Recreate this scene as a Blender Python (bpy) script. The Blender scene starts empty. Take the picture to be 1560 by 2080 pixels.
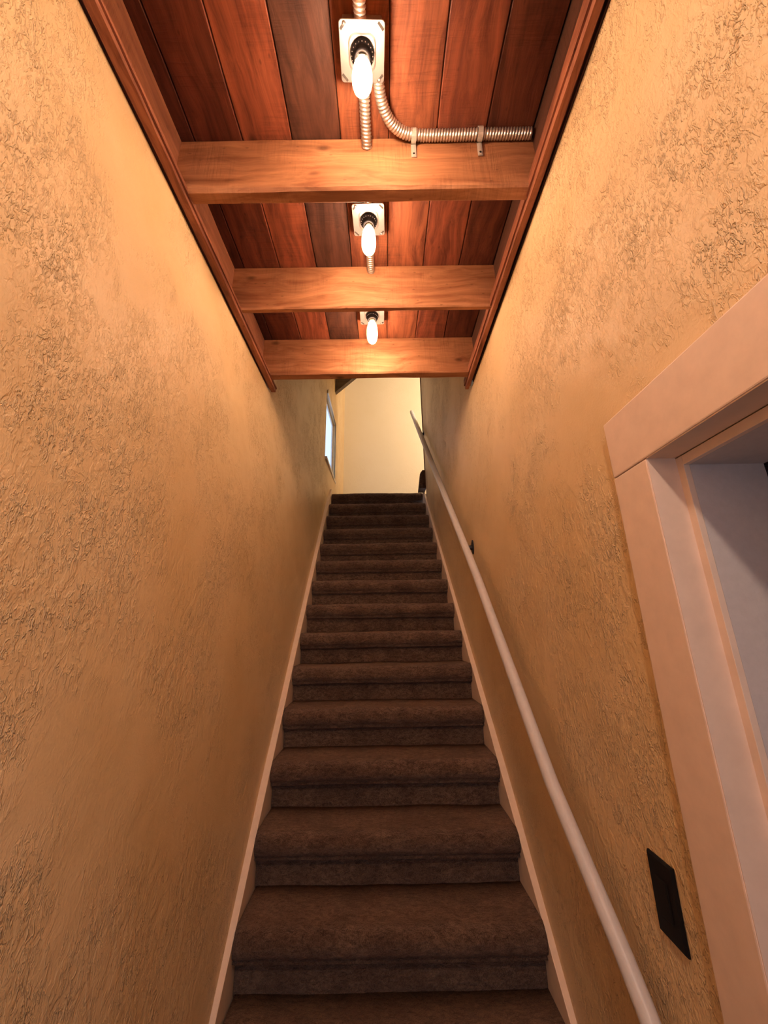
import bpy, bmesh, math, random
from mathutils import Vector, Matrix, noise
random.seed(7)
S = bpy.context.scene
COL = S.collection
E = 1.748                      # eye height: all heights below are written relative to the eye, floor = -E

# ------------------------------------------------------------------ camera
cam = bpy.data.cameras.new('camera')
cam.sensor_fit = 'HORIZONTAL'; cam.sensor_width = 36.0; cam.lens = 36.0 * 781 / 1560
cam.clip_start = 0.02
co = bpy.data.objects.new('camera', cam); COL.objects.link(co)
R = Matrix(((0.99987973, 0.01536842, -0.00208347),
            (0.00245134, -0.28925804, -0.95724802),
            (-0.01531404, 0.95712778, -0.28926093)))
co.matrix_world = Matrix.Translation((0, 0, E)) @ R.to_4x4()
S.camera = co

# ------------------------------------------------------------------ sky, exposure
w = bpy.data.worlds.new('sky'); S.world = w; w.use_nodes = True
bg = w.node_tree.nodes['Background']
bg.inputs[0].default_value = (0.58, 0.74, 1.0, 1); bg.inputs[1].default_value = 0.95
S.view_settings.view_transform = 'Standard'; S.view_settings.look = 'None'
S.view_settings.exposure = 0.90; S.view_settings.gamma = 1.0; S.view_settings.use_curve_mapping = False
LAMP = 190.0                  # filament radiance
LAMP_COL = (1.0, 0.67, 0.47)

def portal(name, loc, sx, sy, direction):
    l = bpy.data.lights.new(name, 'AREA'); l.shape = 'RECTANGLE'; l.size = sx; l.size_y = sy
    l.cycles.is_portal = True
    o = bpy.data.objects.new(name, l); COL.objects.link(o)
    o.location = (loc[0], loc[1], loc[2] + E)
    o.rotation_euler = Vector(direction).to_track_quat('-Z', 'Y').to_euler()
portal('window_daylight', (-0.69, 4.235, 2.22), 0.80, 0.73, (1, 0, 0))
portal('window_daylight', (-0.06, -1.86, -0.10), 1.0, 2.0, (0, 1, 0))
portal('window_daylight', (3.02, 0.1, -0.2), 1.0, 1.0, (-1, 0, 0))

def fill_light(name, loc, power, col, rad):
    l = bpy.data.lights.new(name, 'POINT'); l.energy = power; l.color = col; l.shadow_soft_size = rad
    o = bpy.data.objects.new(name, l); COL.objects.link(o); o.location = (loc[0], loc[1], loc[2] + E)
fill_light('upstairs_fill', (1.75, 3.5, 3.7), 74, (1.0, .88, .74), .14)  # unseen fill without a fixture, added to brighten the end wall
fill_light('hall_fill', (-.04, -.62, 1.36), 30, (1.0, .76, .60), .05)  # unseen warm fill added behind the viewer to lift the lower walls

# ------------------------------------------------------------------ materials
def newmat(name):
    m = bpy.data.materials.new(name); m.use_nodes = True
    nt = m.node_tree; b = nt.nodes['Principled BSDF']
    return m, nt, b
def N(nt, t, **kw):
    n = nt.nodes.new(t)
    for k, v in kw.items():
        if k in n.inputs: n.inputs[k].default_value = v
        else: setattr(n, k, v)
    return n
def coords(nt, scale=(1, 1, 1), rot=(0, 0, 0)):
    tc = nt.nodes.new('ShaderNodeTexCoord'); mp = nt.nodes.new('ShaderNodeMapping')
    mp.inputs['Scale'].default_value = scale; mp.inputs['Rotation'].default_value = rot
    nt.links.new(tc.outputs['Object'], mp.inputs[0]); return mp.outputs[0]
def ramp(nt, src, stops):
    r = nt.nodes.new('ShaderNodeValToRGB'); nt.links.new(src, r.inputs[0])
    el = r.color_ramp.elements
    while len(el) < len(stops): el.new(0.5)
    for e, (p, c) in zip(el, stops):
        e.position = p; e.color = c if len(c) == 4 else (*c, 1)
    return r.outputs[0]
def g(v): return (v, v, v)
def math_(nt, op, a, b):
    n = nt.nodes.new('ShaderNodeMath'); n.operation = op
    for i, x in enumerate((a, b)):
        if isinstance(x, (int, float)): n.inputs[i].default_value = x
        else: nt.links.new(x, n.inputs[i])
    return n.outputs[0]
def mixc(nt, a, b, f, mode='MIX'):
    n = nt.nodes.new('ShaderNodeMix'); n.data_type = 'RGBA'; n.blend_type = mode
    for i, x in ((0, f), (6, a), (7, b)):
        if isinstance(x, (int, float)): n.inputs[i].default_value = x
        elif isinstance(x, tuple): n.inputs[i].default_value = (*x[:3], 1)
        else: nt.links.new(x, n.inputs[i])
    return n.outputs[2]
def noise_(nt, vec, scale, detail=4, rough=.55, dist=0):
    n = N(nt, 'ShaderNodeTexNoise', Scale=scale, Detail=detail, Roughness=rough, Distortion=dist)
    nt.links.new(vec, n.inputs['Vector']); return n.outputs[0]
def bump(nt, b, h, strength, dist):
    n = N(nt, 'ShaderNodeBump', Strength=strength, Distance=dist)
    nt.links.new(h, n.inputs['Height']); nt.links.new(n.outputs[0], b.inputs['Normal'])

def stucco(name, col, col2, amount=1.0, rot=0.6):
    m, nt, b = newmat(name)
    v = coords(nt); vs = coords(nt, (1, 1.15, .78), (rot, 0, 0))
    def strokes(scale, width, rot2):
        q = coords(nt, (1, 1.5, .72), (rot2, 0, 0))
        n = noise_(nt, q, scale, 2, .5, .5)
        d = math_(nt, 'ABSOLUTE', math_(nt, 'SUBTRACT', n, .5), 0)
        line = ramp(nt, d, [(0.0, g(1)), (width, g(0))])
        brk = ramp(nt, noise_(nt, q, scale * .8, 2, .5), [(0.50, g(0)), (0.57, g(1))])
        return math_(nt, 'MULTIPLY', line, brk)
    s1 = strokes(44, .045, rot); s2 = strokes(74, .06, rot + .5); s3 = strokes(120, .08, rot - .4)
    mask = ramp(nt, noise_(nt, v, 2.3, 4, .6), [(0.40, g(0.08)), (0.54, g(1))])
    mask2 = ramp(nt, noise_(nt, v, 8.5, 3, .6), [(0.40, g(0.2)), (0.56, g(1))])
    fine = noise_(nt, v, 190, 3, .6)
    h = math_(nt, 'ADD', math_(nt, 'MULTIPLY', s1, .9), math_(nt, 'ADD', math_(nt, 'MULTIPLY', s2, .7), math_(nt, 'MULTIPLY', s3, .45)))
    h = math_(nt, 'MULTIPLY', h, math_(nt, 'MULTIPLY', mask, mask2))
    plate = ramp(nt, noise_(nt, vs, 30, 3, .55, .6), [(0.46, g(0)), (0.56, g(1))])
    h = math_(nt, 'ADD', h, math_(nt, 'MULTIPLY', math_(nt, 'MULTIPLY', plate, mask), .35))
    h = math_(nt, 'ADD', h, math_(nt, 'MULTIPLY', fine, .16))
    h = math_(nt, 'ADD', h, math_(nt, 'MULTIPLY', noise_(nt, v, 7, 2, .5), 1.4))
    bump(nt, b, h, .85 * amount, .0040)
    c = mixc(nt, col, col2, ramp(nt, noise_(nt, v, 3.1, 4, .6), [(0.35, g(0)), (0.65, g(1))]))
    nt.links.new(c, b.inputs['Base Color'])
    b.inputs['Roughness'].default_value = .42; b.inputs['Specular IOR Level'].default_value = .42
    return m
def plain(name, col, rough=.5, bumpy=0, scale=60, metal=0, spec=.5):
    m, nt, b = newmat(name)
    b.inputs['Base Color'].default_value = (*col, 1); b.inputs['Roughness'].default_value = rough
    b.inputs['Metallic'].default_value = metal; b.inputs['Specular IOR Level'].default_value = spec
    v = coords(nt)
    n = noise_(nt, v, scale, 4, .6)
    c = mixc(nt, tuple(x * .86 for x in col), tuple(min(1, x * 1.1) for x in col), n)
    nt.links.new(c, b.inputs['Base Color'])
    if bumpy: bump(nt, b, n, bumpy, .002)
    return m
def wood(name, dark, light, axis, tint=False, saw=.5, knots=True, rough=.6):
    m, nt, b = newmat(name)
    sc = {'X': (2.2, 34, 34), 'Y': (34, 2.2, 34)}[axis]
    sk = {'X': (.55, 1, 1), 'Y': (1, .55, 1)}[axis]
    v = coords(nt, sc); vo = coords(nt, sk); raw = coords(nt)
    # grain bent around knots
    warp = noise_(nt, vo, 6, 2, .5)
    add = nt.nodes.new('ShaderNodeVectorMath'); add.operation = 'ADD'
    sclv = nt.nodes.new('ShaderNodeVectorMath'); sclv.operation = 'SCALE'
    nn = N(nt, 'ShaderNodeTexNoise', Scale=5.0, Detail=2.0); nt.links.new(vo, nn.inputs['Vector'])
    nt.links.new(nn.outputs[1], sclv.inputs[0]); sclv.inputs['Scale'].default_value = 3.0
    nt.links.new(v, add.inputs[0]); nt.links.new(sclv.outputs[0], add.inputs[1])
    gr = noise_(nt, add.outputs[0], 1.0, 7, .65, .3)
    c = mixc(nt, dark, light, ramp(nt, gr, [(0.34, g(0)), (0.64, g(1))]))
    big = noise_(nt, vo, 3.5, 3, .5)
    c = mixc(nt, c, mixc(nt, c, (.55, .50, .50), 1.0, 'MULTIPLY'), ramp(nt, big, [(0.48, g(0)), (0.75, g(.8))]))
    h = gr
    if knots:
        vor = N(nt, 'ShaderNodeTexVoronoi', Scale=5.5, Randomness=1.0); nt.links.new(vo, vor.inputs['Vector'])
        k = ramp(nt, vor.outputs['Distance'], [(0.035, g(1)), (0.10, g(0))])
        c = mixc(nt, c, tuple(x * .28 for x in dark), math_(nt, 'MULTIPLY', k, .75))
        sp = N(nt, 'ShaderNodeTexVoronoi', Scale=26, Randomness=1.0); nt.links.new(vo, sp.inputs['Vector'])
        c = mixc(nt, c, tuple(x * .3 for x in dark), math_(nt, 'MULTIPLY', ramp(nt, sp.outputs['Distance'], [(0.05, g(1)), (0.12, g(0))]), .45))
    # saw marks across the grain
    wv = noise_(nt, coords(nt, {'X': (120, 7, 7), 'Y': (7, 120, 7)}[axis], (0, .25, .16)), 1.0, 4, .65)
    wv = ramp(nt, wv, [(0.47, g(0)), (0.60, g(1))])
    patch = ramp(nt, noise_(nt, raw, 4.3, 2, .5), [(0.48, g(0)), (0.6, g(1))])
    s = math_(nt, 'MULTIPLY', math_(nt, 'MULTIPLY', wv, patch), saw)
    c = mixc(nt, c, mixc(nt, c, (.62, .58, .55), 1.0, 'MULTIPLY'), math_(nt, 'MULTIPLY', s, .8))
    h = math_(nt, 'ADD', h, math_(nt, 'MULTIPLY', s, -.5))
    if tint:
        at = nt.nodes.new('ShaderNodeAttribute'); at.attribute_name = 'tint'
        c = mixc(nt, c, at.outputs[0], 1.0, 'MULTIPLY')
    nt.links.new(c, b.inputs['Base Color'])
    b.inputs['Roughness'].default_value = rough; b.inputs['Specular IOR Level'].default_value = .3
    bump(nt, b, h, .7, .003)
    return m
def carpet_mat(name, a, c2):
    m, nt, b = newmat(name)
    v = coords(nt)
    n = noise_(nt, v, 300, 3, .7); n2 = noise_(nt, coords(nt, (.5, 1, 1)), 80, 4, .7, .8); n3 = noise_(nt, v, 7, 4, .6)
    c = mixc(nt, a, c2, ramp(nt, math_(nt, 'ADD', math_(nt, 'MULTIPLY', n, .5), math_(nt, 'MULTIPLY', n2, .5)), [(0.41, g(0)), (0.61, g(1))]))
    c = mixc(nt, c, mixc(nt, c, (.66, .62, .62), 1.0, 'MULTIPLY'), ramp(nt, n3, [(0.42, g(0)), (0.62, g(1))]))
    nt.links.new(c, b.inputs['Base Color'])
    b.inputs['Roughness'].default_value = 1; b.inputs['Specular IOR Level'].default_value = .05
    b.inputs['Sheen Weight'].default_value = .35; b.inputs['Sheen Roughness'].default_value = .5
    b.inputs['Sheen Tint'].default_value = (.8, .55, .45, 1)
    h = math_(nt, 'ADD', math_(nt, 'MULTIPLY', n, .5), n2)
    bump(nt, b, h, 1.0, .012)
    return m

M = {}
M['wall'] = stucco('ochre_plaster', (.70, .49, .25), (.77, .56, .31))
M['wall_smooth'] = stucco('cream_plaster', (.80, .68, .48), (.82, .70, .51), .25)
M['trimpaint'] = plain('pink_beige_paint', (.80, .61, .48), .38, .25, 25)
M['stringer'] = plain('cream_paint', (.84, .65, .49), .45, .2, 30)
M['whitepaint'] = plain('white_paint', (.80, .76, .74), .45, .15, 30)
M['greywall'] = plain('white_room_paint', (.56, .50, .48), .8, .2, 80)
M['rail'] = plain('cream_rail_paint', (.62, .585, .56), .4, .3, 45)
M['deck'] = wood('redwood_planks', (.115, .034, .020), (.33, .115, .060), 'Y', True, .45)
M['beam'] = wood('rough_fir_beam', (.27, .105, .045), (.50, .235, .11), 'X', False, .42)
M['trimwood'] = wood('red_brown_trim', (.17, .055, .03), (.42, .165, .085), 'Y', False, .3)
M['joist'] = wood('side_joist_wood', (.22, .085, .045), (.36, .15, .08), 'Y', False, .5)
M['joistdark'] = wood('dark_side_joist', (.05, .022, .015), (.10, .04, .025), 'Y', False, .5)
M['rafter'] = wood('old_grey_timber', (.10, .07, .05), (.20, .15, .11), 'X', False, .6)
M['brown'] = plain('brown_corner_bead', (.20, .10, .05), .6, .2)
M['carpet'] = carpet_mat('brown_carpet', (.058, .034, .022), (.255, .158, .100))
M['steel'] = plain('galvanised_steel', (.38, .36, .345), .42, .06, 40, .80)
M['zinc'] = plain('zinc_strap', (.62, .58, .52), .4, .05, 60, .4)
M['conduit'] = plain('conduit_steel', (.62, .58, .53), .36, .05, 60, .85)
M['black'] = plain('black_plastic', (.008, .007, .008), .5, spec=.15)
M['iron'] = plain('black_iron', (.02, .015, .015), .5)
M['dark'] = plain('slot_dark', (.02, .015, .012), .8)
M['darkwood'] = wood('dark_door_wood', (.03, .012, .01), (.09, .04, .03), 'X', False, .2)
M['floor'] = plain('brown_floor', (.22, .13, .08), .6, .2, 20)
M['mortar'] = plain('hall_ceiling', (.7, .55, .35), .8)
M['brass'] = plain('bulb_cap_brass', (.75, .55, .3), .3, 0, 60, 1.0)

def glass_shell():
    m, nt, b = newmat('bulb_glass'); nt.nodes.remove(b)
    out = nt.nodes['Material Output']
    tr = N(nt, 'ShaderNodeBsdfTransparent', Color=(1, .96, .88, 1))
    gl = N(nt, 'ShaderNodeBsdfGlossy', Roughness=.08)
    tl = N(nt, 'ShaderNodeBsdfTranslucent', Color=(1, .82, .55, 1))
    m1 = nt.nodes.new('ShaderNodeMixShader'); m1.inputs[0].default_value = .17
    nt.links.new(tr.outputs[0], m1.inputs[1]); nt.links.new(tl.outputs[0], m1.inputs[2])
    fr = N(nt, 'ShaderNodeFresnel', IOR=1.35)
    m2 = nt.nodes.new('ShaderNodeMixShader'); nt.links.new(fr.outputs[0], m2.inputs[0])
    nt.links.new(m1.outputs[0], m2.inputs[1]); nt.links.new(gl.outputs[0], m2.inputs[2])
    nt.links.new(m2.outputs[0], out.inputs[0]); return m
M['glass'] = glass_shell()
def pane_mat():
    m, nt, b = newmat('window_glass'); nt.nodes.remove(b)
    out = nt.nodes['Material Output']
    tr = N(nt, 'ShaderNodeBsdfTransparent', Color=(.95, .97, 1, 1)); gl = N(nt, 'ShaderNodeBsdfGlossy', Roughness=.02)
    m2 = nt.nodes.new('ShaderNodeMixShader'); m2.inputs[0].default_value = .06
    nt.links.new(tr.outputs[0], m2.inputs[1]); nt.links.new(gl.outputs[0], m2.inputs[2])
    nt.links.new(m2.outputs[0], out.inputs[0]); return m
M['pane'] = pane_mat()
def emit(name, col, s):
    m, nt, b = newmat(name); nt.nodes.remove(b)
    e = N(nt, 'ShaderNodeEmission', Color=(*col, 1), Strength=s)
    nt.links.new(e.outputs[0], nt.nodes['Material Output'].inputs[0]); return m
M['filament'] = emit('glowing_filament', LAMP_COL, LAMP)

# ------------------------------------------------------------------ mesh helpers
def obj(name, bm, mat, parent=None, smooth=False, kind=None, label=None):
    off = Vector((0, 0, E)) - (Vector(parent['_w']) if parent else Vector((0, 0, 0)))
    bmesh.ops.translate(bm, verts=bm.verts, vec=off)
    bmesh.ops.recalc_face_normals(bm, faces=bm.faces)
    me = bpy.data.meshes.new(name); bm.to_mesh(me); bm.free()
    if smooth:
        for p in me.polygons: p.use_smooth = True
    me.materials.append(M[mat])
    o = bpy.data.objects.new(name, me); COL.objects.link(o)
    if parent: o.parent = parent; o['_w'] = list(parent['_w'])
    if kind: o['kind'] = kind
    if label: o['label'] = label
    return o
class BM:
    """bmesh wrapper"""
def nb(): return bmesh.new()
def thing(name, label, cat, loc, group=None):
    o = bpy.data.objects.new(name, None); COL.objects.link(o)
    o.empty_display_size = .1
    o.location = (loc[0], loc[1], loc[2] + E); o['_w'] = [loc[0], loc[1], loc[2] + E]
    o['label'] = label; o['category'] = cat
    if group: o['group'] = group
    return o
def tag(o, label, cat, group=None):
    o['label'] = label; o['category'] = cat
    if group: o['group'] = group
    return o
def box(bm, x0, x1, y0, y1, z0, z1, bev=0):
    vs = [bm.verts.new((x, y, z)) for x in (x0, x1) for y in (y0, y1) for z in (z0, z1)]
    F = [(0, 1, 3, 2), (4, 6, 7, 5), (0, 4, 5, 1), (2, 3, 7, 6), (0, 2, 6, 4), (1, 5, 7, 3)]
    fs = [bm.faces.new([vs[i] for i in f]) for f in F]
    if bev:
        es = list({e for f in fs for e in f.edges})
        bmesh.ops.bevel(bm, geom=es, offset=bev, segments=2, profile=.6, affect='EDGES')
def strip(bm, rows, close=False):
    """rows of equal length coordinate lists -> quad sheet"""
    V = [[bm.verts.new(p) for p in r] for r in rows]
    for a, b in zip(V, V[1:]):
        n = len(a)
        for i in range(n if close else n - 1):
            bm.faces.new((a[i], a[(i + 1) % n], b[(i + 1) % n], b[i]))
    return V
def tube(bm, pts, rad, seg=16, caps=True):
    pts = [Vector(p) for p in pts]; rows = []
    up = None
    for i, p in enumerate(pts):
        t = (pts[min(i + 1, len(pts) - 1)] - pts[max(i - 1, 0)]).normalized()
        if up is None:
            up = t.orthogonal().normalized()
        up = (up - t * up.dot(t)).normalized(); side = t.cross(up)
        r = rad(i) if callable(rad) else rad
        rows.append([p + (up * math.cos(a) + side * math.sin(a)) * (r if not isinstance(r, tuple) else r[0]) for a in (2 * math.pi * k / seg for k in range(seg))])
    V = strip(bm, rows, True)
    if caps: bm.faces.new(V[0]); bm.faces.new(list(reversed(V[-1])))
def lathe(bm, prof, cx, cy, seg=32):
    rows = [[(cx + r * math.cos(2 * math.pi * k / seg), cy + r * math.sin(2 * math.pi * k / seg), z) for k in range(seg)] for r, z in prof]
    V = strip(bm, rows, True)
    return V
def prism(bm, poly, axis, a, b):
    """poly of 2-tuples in the plane normal to axis"""
    def P(u, v, w):
        return {'Y': (u, w, v), 'X': (w, u, v), 'Z': (u, v, w)}[axis]
    A = [bm.verts.new(P(u, v, a)) for u, v in poly]; B = [bm.verts.new(P(u, v, b)) for u, v in poly]
    bm.faces.new(A); bm.faces.new(list(reversed(B)))
    n = len(poly)
    for i in range(n): bm.faces.new((A[i], B[i], B[(i + 1) % n], A[(i + 1) % n]))

# ------------------------------------------------------------------ setting: walls that lean and bend a little
def xl(Y, Z):
    return -.678 + max(0, 1.38 - Z) * .052 + max(0, Y - 2) * .0255
def xr(Y, Z):
    return .545 + max(0, 1.38 - Z) * .004 - max(0, Y - 2) * .031
FLOOR = -E; DECK = 1.645; WT = 1.383; UP = 4.2; LAND = 1.516; BACK = -1.8; END = 5.4

def wall(name, fx, ys, zs, skip, mat, thick):
    """sheet following fx(Y,Z), with thickness outwards; skip(y,z) -> leave the cell open"""
    bm = nb(); vv = {}
    def V(i, j, k):
        if (i, j, k) not in vv:
            y, z = ys[i], zs[j]
            vv[i, j, k] = bm.verts.new((fx(y, z) + k * thick, y, z))
        return vv[i, j, k]
    cells = {(i, j) for i in range(len(ys) - 1) for j in range(len(zs) - 1)
             if not skip((ys[i] + ys[i + 1]) / 2, (zs[j] + zs[j + 1]) / 2)}
    for i, j in cells:
        for k in (0, 1):
            bm.faces.new((V(i, j, k), V(i + 1, j, k), V(i + 1, j + 1, k), V(i, j + 1, k)))
        for (di, dj, a, b) in ((-1, 0, (0, 0), (0, 1)), (1, 0, (1, 0), (1, 1)), (0, -1, (0, 0), (1, 0)), (0, 1, (0, 1), (1, 1))):
            if (i + di, j + dj) not in cells:
                p, q = (i + a[0], j + a[1]), (i + b[0], j + b[1])
                bm.faces.new((V(*p, 0), V(*q, 0), V(*q, 1), V(*p, 1)))
    return obj(name, bm, mat, kind='structure', smooth=False)
def fr(a, b, n): return [a + (b - a) * i / n for i in range(n + 1)]
WY0, WY1, WZ0, WZ1 = 3.87, 4.60, 1.82, 2.62        # stair window
ysL = fr(BACK, 2.0, 9) + fr(2.0, WY0, 4)[1:] + [WY1, 5.0, END]
zsL = fr(FLOOR, WT, 6) + [WZ0, WZ1, 3.4, UP]
wall('wall_left', xl, ysL, zsL, lambda y, z: (y < 2.0 and z > WT) or (WY0 < y < WY1 and WZ0 < z < WZ1), 'wall', -.06)
DY0, DY1, DZ = -.10, .714, .319                     # doorway
ysR = [BACK, -1.2, DY0, DY1, 1.4, 2.0, 2.6, 3.2, 3.7, 4.03]
zsR = [FLOOR, -.9, DZ, .9, WT, 1.7, 2.4, 3.2, UP]
def fxr(y, z): return xr(y, z)
wall('wall_right', fxr, ysR, zsR, lambda y, z: (y < 2.0 and z > WT) or (DY0 < y < DY1 and z < DZ), 'wall', .20)
# outer closure above the right side joist, end wall and upstairs room
bm = nb(); box(bm, -.75, 2.6, END, END + .1, 1.3, UP); obj('wall_end', bm, 'wall_smooth', kind='structure')
bm = nb(); box(bm, 2.5, 2.6, 1.96, END, 1.3, UP); obj('wall_upstairs', bm, 'wall_smooth', kind='structure')
bm = nb(); box(bm, -.78, 2.6, 1.955, 2.0, 1.66, UP); obj('wall_light_block', bm, 'wall_smooth', kind='structure')  # unseen wall added above the farthest beam to stop light leaking in
bm = nb(); box(bm, -.80, 2.6, 1.955, END + .1, UP, UP + .1); obj('ceiling_upstairs', bm, 'wall_smooth', kind='structure')
bm = nb(); box(bm, -.66, 2.5, 4.30, END, LAND - .10, LAND - .004); box(bm, .66, 2.5, 2.0, 4.30, LAND - .1, LAND - .004)
obj('floor_landing', bm, 'carpet', kind='structure')
bm = nb(); box(bm, -.9, 3.1, BACK - .1, 1.5, FLOOR - .06, FLOOR); box(bm, -.9, .7, 1.5, 4.6, FLOOR - .06, FLOOR)
obj('floor', bm, 'floor', kind='structure')
# back wall behind the viewer, with a window
def wall_with_hole(bm, x0, x1, y0, y1, z0, z1, hx0, hx1, hz0, hz1):
    box(bm, x0, hx0, y0, y1, z0, z1); box(bm, hx1, x1, y0, y1, z0, z1)
    box(bm, hx0, hx1, y0, y1, z0, hz0); box(bm, hx0, hx1, y0, y1, hz1, z1)
bm = nb(); wall_with_hole(bm, -.78, 3.1, BACK - .1, BACK, FLOOR, 1.8, -.56, .44, -1.10, .90)
obj('wall_back', bm, 'wall_smooth', kind='structure')
# side room beyond the doorway
SZ = .64
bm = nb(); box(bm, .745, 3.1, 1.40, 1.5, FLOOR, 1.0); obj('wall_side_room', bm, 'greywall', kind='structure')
bm = nb()
box(bm, 3.0, 3.1, BACK, -.4, FLOOR, SZ); box(bm, 3.0, 3.1, .6, 1.4, FLOOR, SZ)
box(bm, 3.0, 3.1, -.4, .6, FLOOR, -.7); box(bm, 3.0, 3.1, -.4, .6, .3, SZ)
obj('wall_side_window', bm, 'greywall', kind='structure')
bm = nb(); box(bm, .745, 3.1, BACK, 1.5, SZ, SZ + .08); [box(bm, .745, 3.0, y, y + .05, SZ - .09, SZ) for y in fr(-1.5, 1.25, 7)]; obj('ceiling_side_room', bm, 'darkwood', kind='structure')

# plank ceiling
bm = nb(); lay = bm.loops.layers.color.new('tint')
seams = [-.80, -.640, -.472, -.299, -.1295, .040, .207, .376, .54, .70]
tints = [(.60, .52, .52), (.74, .64, .62), (1.0, .92, .88), (.58, .62, .66), (1.12, .98, .9), (1.08, .98, .92), (.92, .86, .84), (.74, .68, .66), (.35, .3, .3)]
for k in range(len(seams) - 1):
    a, b = seams[k] + .0012, seams[k + 1] - .0012
    ys = fr(BACK, 1.955, 60); base = len(bm.faces)
    rows = []
    dz = random.uniform(-.002, .002)
    for y in ys:
        ja = noise.noise((seams[k] * 9, y * 3.3, 1)) * .0028 + noise.noise((seams[k] * 9, y * 17, 1)) * .0008
        jb = noise.noise((seams[k + 1] * 9, y * 3.3, 1)) * .0028 + noise.noise((seams[k + 1] * 9, y * 17, 1)) * .0008
        rows.append([(a + ja, y, DECK + .02), (a + ja, y, DECK + .0025 + dz), (a + ja + .003, y, DECK + dz), (b + jb - .003, y, DECK + dz), (b + jb, y, DECK + .0025 + dz), (b + jb, y, DECK + .02)])
    strip(bm, rows, True)
    bm.faces.ensure_lookup_table()
    for f in bm.faces[base:]:
        for l in f.loops: l[lay] = (*tints[k], 1)
obj('ceiling', bm, 'deck', kind='structure')
bm = nb(); box(bm, -.80, .70, BACK, 1.955, DECK + .021, DECK + .05); obj('ceiling_backing', bm, 'dark', kind='structure')

# side joists and the trims under them
def ragged(bm, x0, x1, y0, y1, z0, z1, n=70, amp=.0018, seed=0):
    rows = []
    for i, y in enumerate(fr(y0, y1, n)):
        def j(k, s=1): return (noise.noise((k * 7.1 + seed, y * 4, 0)) + .4 * noise.noise((k * 3.3 + seed, y * 19, 2))) * amp * s
        rows.append([(x0 + j(1), y, z0 + j(2)), (x1 + j(3), y, z0 + j(4)), (x1 + j(5), y, z1), (x0 + j(6), y, z1)])
    V = strip(bm, rows, True); bm.faces.new(V[0]); bm.faces.new(list(reversed(V[-1])))
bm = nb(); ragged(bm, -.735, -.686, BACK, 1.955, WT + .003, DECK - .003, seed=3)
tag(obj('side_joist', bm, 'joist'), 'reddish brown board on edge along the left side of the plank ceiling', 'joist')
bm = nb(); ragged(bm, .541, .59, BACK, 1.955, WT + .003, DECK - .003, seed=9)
tag(obj('side_joist', bm, 'joistdark'), 'dark board on edge along the right side of the plank ceiling', 'joist')
bm = nb()
ragged(bm, -.667, -.640, BACK, 2.02, 1.380, 1.397, seed=1)
ragged(bm, -.684, -.634, BACK, 2.018, 1.3975, 1.410, seed=2)
obj('trim_1', bm, 'trimwood', kind='structure')
bm = nb()
ragged(bm, .509, .530, BACK, 2.02, 1.380, 1.402, seed=5)
ragged(bm, .503, .541, BACK, 2.018, 1.4025, 1.442, seed=6)
obj('trim_2', bm, 'trimwood', kind='structure')

# ------------------------------------------------------------------ beams
def beam(y0, y1, zb, label, seed, sag=0, lip=0):
    bm = nb(); rows = []
    for x in fr(-.686, .541, 70):
        def j(k, s=1): return (noise.noise((x * 3.2, k * 5.3 + seed, 0)) * .004 + noise.noise((x * 16, k * 3.1 + seed, 4)) * .0013) * s
        sg = sag * (x / .6)
        prof = [(y0 + j(1, .4), zb + .008 + j(2) + sg), (y0 + .006 + lip, zb + j(3, .8) + sg), (y1 - .005, zb + j(5, 1.2)), (y1 + j(6, .4), zb + .006 + j(7, .6))]
        prof += [(y1, DECK - .0045)] + [(y0 + .0 + j(8, .3), DECK - .0045 - abs(j(9, .5)))]
        prof += [(y0 + j(10, .4), zb + .10)]
        rows.append([(x, a, b) for a, b in prof])
    V = strip(bm, rows, True); bm.faces.new(V[0]); bm.faces.new(list(reversed(V[-1])))
    return tag(obj('ceiling_beam', bm, 'beam'), label, 'beam', None)
beam(.911, .960, 1.402, 'rough sawn wooden ceiling beam nearest the viewer, a bent steel conduit strapped along its top', 11, .004, .002)
beam(1.407, 1.437, 1.402, 'rough sawn wooden ceiling beam in the middle, between the second and third bare bulbs', 22)
beam(1.880, 1.935, 1.402, 'rough sawn wooden ceiling beam farthest away, just above the view into the cream room', 33)
beam(.40, .448, 1.402, 'rough sawn wooden ceiling beam above the top of the view, behind the nearest bulb', 44)

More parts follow.
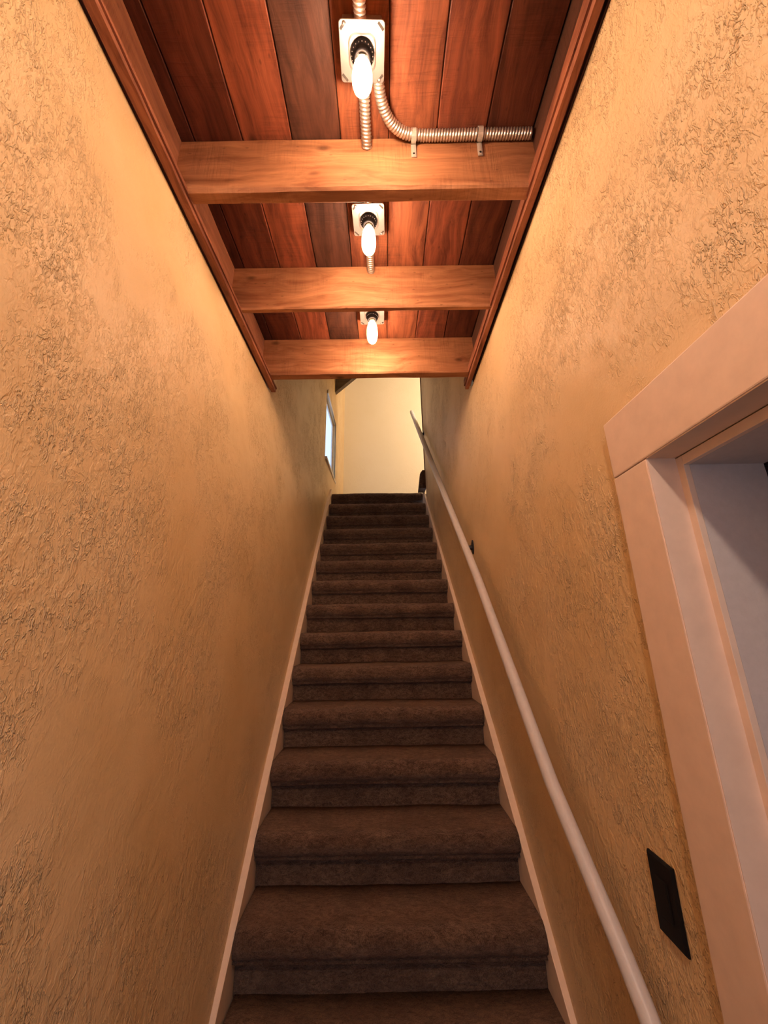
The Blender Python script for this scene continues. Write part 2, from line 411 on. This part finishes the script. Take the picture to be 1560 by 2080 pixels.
# ------------------------------------------------------------------ lights
def ceiling_light(cx, cy, rot, label):
    t = thing('ceiling_light', label, 'light fixture', (cx, cy, DECK), 'bare bulb lights on steel boxes along the ceiling')
    P = DECK - .052                      # cover plate underside
    bm = nb(); box(bm, cx - .056, cx + .056, cy - .056, cy + .056, P + .003, DECK - .004, .006); obj('junction_box', bm, 'steel', t)
    # plate with rounded corners and a raised middle
    bm = nb()
    def rr(h, r, z, n=5):
        out = []
        for sx, sy, a0 in ((1, 1, 0), (-1, 1, 90), (-1, -1, 180), (1, -1, 270)):
            for k in range(n + 1):
                a = math.radians(a0 + 90 * k / n)
                out.append((cx + sx * (h - r) + r * math.cos(a), cy + sy * (h - r) + r * math.sin(a), z))
        return out
    V = strip(bm, [rr(.0635, .009, P + .003), rr(.0645, .009, P + .0015), rr(.0635, .009, P), rr(.040, .02, P - .0006), rr(.036, .02, P - .0022)], True)
    bm.faces.new(V[0]); bm.faces.new(list(reversed(V[-1])))
    obj('cover_plate', bm, 'steel', t)
    for sx, sy in ((1, 1), (-1, 1), (-1, -1), (1, -1)):
        bm = nb(); L = .0105; u = Vector((sx, sy, 0)).normalized(); v = Vector((-u.y, u.x, 0)); c = Vector((cx + sx * .0525, cy + sy * .0525, P - .0006))
        if sx * sy > 0: u, v = u, v
        pts = [c + v * L - u * .0030, c + v * L + u * .0030, c - v * L + u * .0030, c - v * L - u * .0030]
        strip(bm, [[tuple(p) for p in pts], [tuple(p + Vector((0, 0, -.0006))) for p in pts]], True)
        bm.faces.new(bm.verts[:][4:]) if False else None
        bm.verts.ensure_lookup_table(); bm.faces.new([bm.verts[i] for i in (4, 5, 6, 7)])
        obj('screw_slot', bm, 'dark', t, label='dark slot in the corner of the plate')
    for sx, sy in ((-1, -1), (1, 1)):
        bm = nb(); lathe(bm, [(.0001, P - .0035), (.003, P - .003), (.0045, P - .001), (.0045, P + .001)], cx + sx * .050, cy + sy * .057, 12)
        obj('screw', bm, 'steel', t, True)
    # socket: black ribbed ring
    bm = nb()
    lathe(bm, [(.018, P - .002), (.0325, P - .002), (.0335, P - .008), (.0325, P - .015), (.028, P - .017), (.0255, P - .021), (.0245, P - .031), (.0215, P - .034), (.017, P - .034), (.016, P - .01)], cx, cy, 48)
    sk = obj('socket', bm, 'black', t, True)
    bm = nb()
    for k in range(20):
        a = 2 * math.pi * k / 20
        bmesh.ops.create_icosphere(bm, subdivisions=1, radius=.0015, matrix=Matrix.Translation((cx + .0305 * math.cos(a), cy + .0305 * math.sin(a), P - .0165)))
    obj('bead_ring', bm, 'steel', sk, label='ring of small bright beads')
    # bulb
    bm = nb(); lathe(bm, [(.0128, P - .020), (.0132, P - .040), (.0125, P - .043)], cx, cy, 24); cap = obj('bulb_cap', bm, 'brass', t, True)
    Z0 = P - .034; Ln = .146
    prof = []
    for s, r in [(0, .0135), (.05, .0160), (.12, .0205), (.22, .0245), (.35, .0272), (.50, .0285), (.65, .0286), (.78, .0268), (.87, .0232), (.94, .0172), (.98, .0098), (1.0, .0002)]:
        prof.append((r, Z0 - s * Ln))
    bm = nb(); lathe(bm, prof, cx, cy, 40); bulb = obj('glass_bulb', bm, 'glass', t, True)
    bm = nb()
    for k in range(4):
        a = math.pi / 4 + k * math.pi / 2
        p0 = Vector((cx + .006 * math.cos(a), cy + .006 * math.sin(a), Z0 - .040)); p1 = Vector((cx + .0125 * math.cos(a), cy + .0125 * math.sin(a), Z0 - .124))
        pts = [p0.lerp(p1, s / 6) for s in range(7)]
        tube(bm, pts, lambda i: (.002, .0055, .0085, .0098, .0098, .0085, .004)[i], 12)
    obj('filament', bm, 'filament', bulb, True, label='glowing white filaments')
    bm = nb(); lathe(bm, [(.0001, Z0 - .048), (.004, Z0 - .045), (.005, Z0 - .02), (.009, Z0 - .004), (.010, Z0)], cx, cy, 16)
    obj('stem', bm, 'glass', bulb, True)
    t.rotation_euler = (0, 0, rot)
    return t
ceiling_light(-.040, .680, math.radians(1.5), 'bare glowing bulb on a square steel plate, nearest and topmost of the three')
ceiling_light(-.041, 1.157, math.radians(-1), 'bare glowing bulb on a square steel plate, between the first and second beams')
ceiling_light(-.043, 1.655, 0, 'bare glowing bulb on a steel plate, the farthest one, between the second and third beams')

# ------------------------------------------------------------------ flexible metal conduits
def spline(ctrl, step):
    P = [Vector(p) for p in ctrl]; P = [P[0] * 2 - P[1]] + P + [P[-1] * 2 - P[-2]]
    out = []
    for i in range(1, len(P) - 2):
        for k in range(60):
            t = k / 60
            a, b, c, d = P[i - 1:i + 3]
            out.append(.5 * ((2 * b) + (c - a) * t + (2 * a - 5 * b + 4 * c - d) * t * t + (3 * b - a - 3 * c + d) * t ** 3))
    out.append(P[-2])
    res = [out[0]]; acc = 0
    for p, q in zip(out, out[1:]):
        L = (q - p).length; s = step - acc
        while s <= L:
            res.append(p.lerp(q, s / L)); s += step
        acc = (acc + L) % step
    return res
def conduit(ctrl, label, r=.0180, pitch=.0098):
    step = pitch / 8; pts = spline(ctrl, step); seg = 18; rows = []; up = Vector((0, 0, 1))
    for i, p in enumerate(pts):
        t = (pts[min(i + 1, len(pts) - 1)] - pts[max(i - 1, 0)]).normalized()
        u = (up - t * up.dot(t)).normalized(); s = t.cross(u)
        row = []
        for k in range(seg):
            a = 2 * math.pi * k / seg
            ph = 2 * math.pi * i / 8 + a
            rr = r - .0034 * (0.5 - 0.5 * math.cos(ph)) ** 1.6
            row.append(p + (u * math.cos(a) + s * math.sin(a)) * rr)
        rows.append(row)
    bm = nb(); V = strip(bm, rows, True); bm.faces.new(V[0]); bm.faces.new(list(reversed(V[-1])))
    return tag(obj('flexible_conduit', bm, 'conduit', smooth=True), label, 'conduit')
ZC = 1.6135
conduit([(-.046, .30, ZC), (-.046, .5, ZC), (-.043, .622, ZC)], 'short ribbed steel conduit at the top edge, entering the nearest light box from above')
conduit([(-.040, .737, ZC), (-.039, .83, 1.604), (-.037, .93, 1.597), (-.039, 1.03, 1.604), (-.041, 1.10, ZC)], 'straight ribbed steel conduit from the nearest light through the first beam')
conduit([(-.041, 1.214, ZC), (-.041, 1.32, 1.612), (-.041, 1.42, 1.612), (-.042, 1.5, ZC), (-.043, 1.598, ZC)], 'ribbed steel conduit from the middle light box into the second beam')
conduit([(.004, .737, ZC), (.013, .79, ZC), (.035, .838, ZC), (.072, .872, ZC + .002), (.12, .888, ZC + .004), (.20, .8915, ZC + .006), (.35, .8915, ZC + .008), (.53, .8915, ZC + .009)],
        'ribbed steel conduit bending right along the nearest beam, held by two straps')
# drilled edges round the conduits where they pass through the beams
def strap(x, zc, label):
    bm = nb(); yc, r, hw = .8915, .0192, .0085
    rows = []
    prof = [(.9085, zc - .078), (.9075, zc - .040), (.9065, zc - .022)]
    inner = []
    for k in range(13):
        a = math.radians(-35 - 200 * k / 12)
        prof.append((yc + r * math.cos(a), zc + r * math.sin(a)))
    outer = [(y - .0018 if i < 3 else yc + (y - yc) * 1.12, z if i < 3 else zc + (z - zc) * 1.12) for i, (y, z) in enumerate(prof)]
    for X in (x - hw, x - hw * .45, x + hw * .45, x + hw):
        c = .0012 if abs(X - x) < hw * .8 else 0
        rows.append([(X, y, z) for y, z in prof] + [(X, y - (c if i < 3 else 0), z) for i, (y, z) in reversed(list(enumerate(outer)))])
    V = strip(bm, rows, True); bm.faces.new(V[0]); bm.faces.new(list(reversed(V[-1])))
    t = tag(obj('pipe_strap', bm, 'zinc'), label, 'strap', 'steel straps on the nearest beam'); t['_w'] = [0, 0, E]
    o = nb(); tube(o, [(x, .9060, zc - .064), (x, .9035, zc - .064)], .0035, 12)
    s = obj('screw', o, 'dark'); s.parent = t
    return t
strap(.124, ZC + .004, 'small steel strap with a screw on the nearest beam, just after the conduit bends')
strap(.352, ZC + .008, 'small steel strap with a screw on the nearest beam, nearer the right wall')

# ------------------------------------------------------------------ staircase
RUN, RISE = .198, .192
def lip(n): return 2.640 + (9 - n) * RUN, -.020 + (9 - n) * RISE
def sx(Y): return -.0268 * (Y - 1.68)      # the flight drifts slightly to the left
stair = thing('staircase', 'long steep flight of stairs covered in worn dark brown carpet', 'stairs', (0, 1.0, FLOOR))
for n in range(17, 0, -1):
    y, z = lip(n)
    zb = z - RISE
    yr = y + .056                      # riser plane
    prof = [(yr + .002, zb - .006), (yr - .001, zb + .01), (yr, zb + .04), (yr + .001, z - .118), (yr - .001, z - .108), (yr - .014, z - .101), (yr - .034, z - .095)]
    for a in fr(-70, 82, 8):           # padded, rounded nosing
        A = math.radians(a); prof.append((y + .040 - .040 * math.cos(A), z - .044 + .044 * math.sin(A)))
    back = y + RUN + .058 if n > 1 else y + .12
    prof += [(y + .044, z), (y + .08, z - .001), (y + .13, z), (back, z + .001)]
    if n == 1: prof[-1] = (y + .12, z - .001)
    bm = nb(); rows = []; NX = 110
    for i, X in enumerate(fr(-.531, .531, NX)):
        row = []
        for k, (py, pz) in enumerate(prof):
            nse = noise.noise((X * 2.3, n * 3.7, k * .12)) * .007 + noise.noise((X * 9, n * 1.7, k * .35)) * .0035 + noise.noise((X * 45, k * .9, n)) * .0022
            if k < 5: nse *= .35
            sag = .004 * math.sin((X + .53) * 2.6 + n * 1.1)
            edge = -.010 * math.exp(-((abs(X) - .531) / .012) ** 2) if 7 <= k <= 16 else 0
            nz = max(0, math.sin(math.radians((k - 7) * 22))) if 7 <= k <= 15 else 0
            row.append((X + sx(y), py - (nse if k < 14 else 0) * 1.2 - edge * .6, pz + (nse * .8 + sag * .4 if k > 4 else 0) + edge * .7 * nz))
        if True: rows.append(row + [(X + sx(y), prof[-1][0], zb - .02), (X + sx(y), prof[0][0] + .006, zb - .02)])
    V = strip(bm, rows, True); bm.faces.new(V[0]); bm.faces.new(list(reversed(V[-1])))
    o = obj('carpeted_step', bm, 'carpet', stair, True)
# skirt boards along the flight
def skirt(name, side):
    bm = nb(); rows = []
    for Y in fr(.90, 4.235, 60):
        s = 1.003; Z = -1.118 + (Y - 1.56) * s + noise.noise((Y * 2, side, 0)) * .002
        xw = (xl if side < 0 else xr)(Y, Z) * 1.0
        xi = sx(Y) + side * .532
        if side < 0: xi = max(xi, xw + .012)
        else: xi = min(xi, xw - .012)
        wob = noise.noise((Y * 6, side * 3, 1)) * .0012
        zb = max(FLOOR, Z - .42)
        rows.append([(xi + wob, Y, zb), (xi + wob, Y, Z - .002), (xi + side * .003, Y, Z), (xw + side * .004, Y, Z + .001), (xw + side * .02, Y, zb)])
    V = strip(bm, rows, True); bm.faces.new(V[0]); bm.faces.new(list(reversed(V[-1])))
    obj(name, bm, 'stringer', kind='structure')
skirt('baseboard_left', -1); skirt('baseboard_right', 1)
# fill below the flight so no light passes
# dark carpet wrapped over the curb at the top right corner
bm = nb(); rows = []
for i, t_ in enumerate(fr(0, 1, 10)):
    Z = 1.49 + .215 * t_; xi = .405 + .030 * t_; y0 = 4.045; w2 = .07
    if i == 10: xi += .015
    rows.append([(xi, y0 - .012, Z), (xi - .006, y0 + .05, Z), (xi, y0 + .14, Z), (.482, y0 + .14, Z), (.486, y0 - .012, Z), (.45, y0 - .02, Z)])
V = strip(bm, rows, True); bm.faces.new(V[0]); bm.faces.new(list(reversed(V[-1])))
tag(obj('carpeted_curb', bm, 'carpet', smooth=False), 'low dark carpet-wrapped curb at the right end of the top step', 'curb')
# corner bead at the end of the right wall
bm = nb(); prism(bm, [(4.030, 1.52), (4.048, 1.52), (4.048, UP), (4.030, UP)], 'X', xr(4.03, 2) - .008, xr(4.03, 2) + .203)
obj('trim_3', bm, 'brown', kind='structure')

# ------------------------------------------------------------------ handrail
def rail_pt(Y): return Vector((xr(Y, 0) - .070 + min(max(0, 1.31 - Y), .27) * .085, Y, -.437 + (Y - 1.31) * .990))
rail = thing('handrail', 'long round cream painted handrail climbing the right wall beside the stairs', 'handrail', (.47, .8, -.9))
bm = nb(); pts = [rail_pt(Y) for Y in fr(.62, 4.56, 80)]
nP = len(pts)
tube(bm, pts, lambda i: (.0188 + .0062 * i / nP) * (1 if 0 < i < nP - 1 else .9), 24)
obj('rail_pole', bm, 'rail', rail, True)
for Y in (.76, 2.29, 3.985):
    c = rail_pt(Y); xw = xr(Y, 0); a = nb()
    zz = c.z - .052
    lathe_rows = []
    for dx_, r in ((0.0, .034), (-.004, .034), (-.007, .026)):
        lathe_rows.append([(xw + dx_ - .0005, Y + r * .75 * math.cos(q), zz - .02 + r * 1.3 * math.sin(q)) for q in (2 * math.pi * k / 20 for k in range(20))])
    V = strip(a, lathe_rows, True); a.faces.new(V[0]); a.faces.new(list(reversed(V[-1])))
    b0 = Vector((xw - .003, Y, zz - .02))
    pth = [b0, b0 + Vector((-.022, .004, -.002)), Vector((c.x + .022, Y, zz + .001)), Vector((c.x + .004, Y, zz + .018)), Vector((c.x, Y, c.z - .018))]
    tube(a, pth, lambda i: (.020, .012, .010, .010, .013)[i], 12)
    obj('bracket', a, 'iron', rail, True, label='black curved wall bracket')

# ------------------------------------------------------------------ doorway on the right
XW = .545; XO = XW - .016; CW = .127
bm = nb()                                                      # casing: stile and head butt-jointed, thin jamb lining
def wob_box(bm, x0, x1, y0, y1, z0, z1, seed):
    box(bm, x0, x1, y0, y1, z0, z1, .003)
wob_box(bm, XO, XW + .006, DY1 - .003, DY1 + CW - .018, FLOOR, DZ - .0008, 1)
wob_box(bm, XO, XW + .006, DY0 - CW + .018, DY0 + .003, FLOOR, DZ - .0008, 2)
wob_box(bm, XO - .001, XW + .006, DY0 - CW + .016, DY1 + CW - .020, DZ + .0008, DZ + .136, 3)
dr = obj('door_1', bm, 'trimpaint', kind='structure'); dr['_w'] = [0, 0, E]
bm = nb()
box(bm, XO + .0015, .588, DY1 - .0042, DY1 + .01, FLOOR, DZ - .001)
box(bm, XO + .0015, .588, DY0 - .01, DY0 + .0042, FLOOR, DZ - .001)
box(bm, XO + .0015, .588, DY0 + .0042, DY1 - .0042, DZ - .0012, DZ + .01)
j = obj('door_jamb', bm, 'trimpaint'); j.parent = dr
bm = nb()
box(bm, .588, .600, DY1 - .020, DY1 - .001, FLOOR, DZ - .003, .001)
box(bm, .588, .600, DY0 + .001, DY0 + .020, FLOOR, DZ - .003, .001)
box(bm, .588, .600, DY0 + .020, DY1 - .020, DZ - .022, DZ - .003, .001)
j = obj('door_stop', bm, 'trimpaint'); j.parent = dr
bm = nb()
box(bm, .600, .745, DY1 - .020, DY1 + .01, FLOOR, DZ - .022)
box(bm, .600, .745, DY0 - .01, DY0 + .020, FLOOR, DZ - .022)
box(bm, .600, .745, DY0 - .01, DY1 + .01, DZ - .022, DZ + .01)
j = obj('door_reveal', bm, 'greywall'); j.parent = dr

# dark framed doorway on the far wall of the side room
bm = nb()
box(bm, 1.40, 1.46, 1.375, 1.399, FLOOR, SZ - .06, .004); box(bm, 1.46, 2.3, 1.375, 1.399, SZ - .12, SZ - .06, .004); box(bm, 2.3, 2.36, 1.375, 1.399, FLOOR, SZ - .06, .004)
d2 = obj('door_2', bm, 'darkwood', kind='structure')
bm = nb(); box(bm, 1.47, 2.29, 1.385, 1.398, FLOOR, SZ - .13, .003); box(bm, 1.55, 2.2, 1.378, 1.388, FLOOR + .2, FLOOR + 1.0, .01); box(bm, 1.55, 2.2, 1.378, 1.388, FLOOR + 1.15, FLOOR + 1.95, .01)
p = obj('door_leaf', bm, 'darkwood'); p.parent = d2

# ------------------------------------------------------------------ black switch plate
sw = thing('switch_plate', 'black rectangular switch plate on the ochre wall between the handrail and the doorway', 'switch', (.55, .95, -.59))
bm = nb()
def tap(bm, x0, x1, y0, y1, z0, z1, c):
    A = [(x0, y0, z0), (x0, y1, z0), (x0, y1, z1), (x0, y0, z1)]; B = [(x1, y0 + c, z0 + c), (x1, y1 - c, z0 + c), (x1, y1 - c, z1 - c), (x1, y0 + c, z1 - c)]
    mid = [(x0 + (x1 - x0) * .5, *q[1:]) for q in A]
    V = strip(bm, [A, mid, B], True); bm.faces.new(V[0]); bm.faces.new(list(reversed(V[-1])))
tap(bm, .5515, .5445, .913, .988, -.590, -.455, .003); obj('plate', bm, 'black', sw)
bm = nb(); tap(bm, .546, .5425, .934, .967, -.556, -.489, .002); obj('rocker', bm, 'black', sw)

# ------------------------------------------------------------------ windows
def xw_(Y, Z): return xl(Y, Z)
bm = nb(); xa = xl(4.2, 2.2); cw = .05
# reveal lining and casing
for (a, b, c, d) in ((WY1, WY1 + cw, WZ0 - cw, WZ1 + cw), (WY0, WY1, WZ1, WZ1 + cw)):
    box(bm, xa - .004, xa + .006, a, b, c, d, .002)
box(bm, xa - .02, xa + .014, WY0, WY1 + cw, WZ0 - .03, WZ0 + .004, .002)
w1 = obj('window_1', bm, 'whitepaint', kind='structure'); w1['_w'] = [0, 0, E]
bm = nb()
x0, x1 = xa - .050, xa - .034
for (a, b, c, d) in ((WY0 + .001, WY0 + .02, WZ0, WZ1), (WY1 - .03, WY1 - .001, WZ0, WZ1), (WY0 + .02, WY1 - .03, WZ0 + .004, WZ0 + .025), (WY0 + .02, WY1 - .03, WZ1 - .03, WZ1 - .001)):
    box(bm, x0, x1, a, b, c, d, .002)
s = obj('window_sash', bm, 'whitepaint'); s.parent = w1
bm = nb(); box(bm, xa - .048, xa - .045, WY0 + .02, WY1 - .02, WZ0 + .02, WZ1 - .02); s = obj('window_pane', bm, 'pane'); s.parent = w1
# window behind the viewer
bm = nb()
for (a, b, c, d) in ((-.62, -.56, -1.16, .96), (.44, .50, -1.16, .96), (-.56, .44, .90, .96), (-.56, .44, -1.16, -1.10)):
    box(bm, a, b, BACK - .03, BACK + .02, c, d, .003)
box(bm, -.56, .44, BACK - .06, BACK - .03, -.17, -.13)
w2 = obj('window_2', bm, 'whitepaint', kind='structure')
bm = nb(); box(bm, -.56, .44, BACK - .05, BACK - .045, -1.10, .90); s = obj('window_pane', bm, 'pane'); s.parent = w2
bm = nb()
for (a, b, c, d) in ((-.44, -.4, -.74, .34), (.6, .64, -.74, .34), (-.4, .6, .3, .34), (-.4, .6, -.74, -.7)):
    box(bm, 2.98, 3.04, a, b, c, d, .003)
obj('window_3', bm, 'whitepaint', kind='structure')

# ------------------------------------------------------------------ sloping rafter at the far end of the left wall
bm = nb()
xt = xl(4.45, 3) + .004
prism(bm, [(xt, 3.015), (xt + .95, 3.015 + .88), (xt + .75, 3.015 + 1.10), (xt, 3.015 + .42)], 'Y', 4.43, 4.50)
tag(obj('rafter', bm, 'rafter'), 'dark grey-brown sloping timber above the stair window, partly hidden by the farthest beam', 'rafter')

for o in list(bpy.data.objects):
    if '_w' in o: del o['_w']
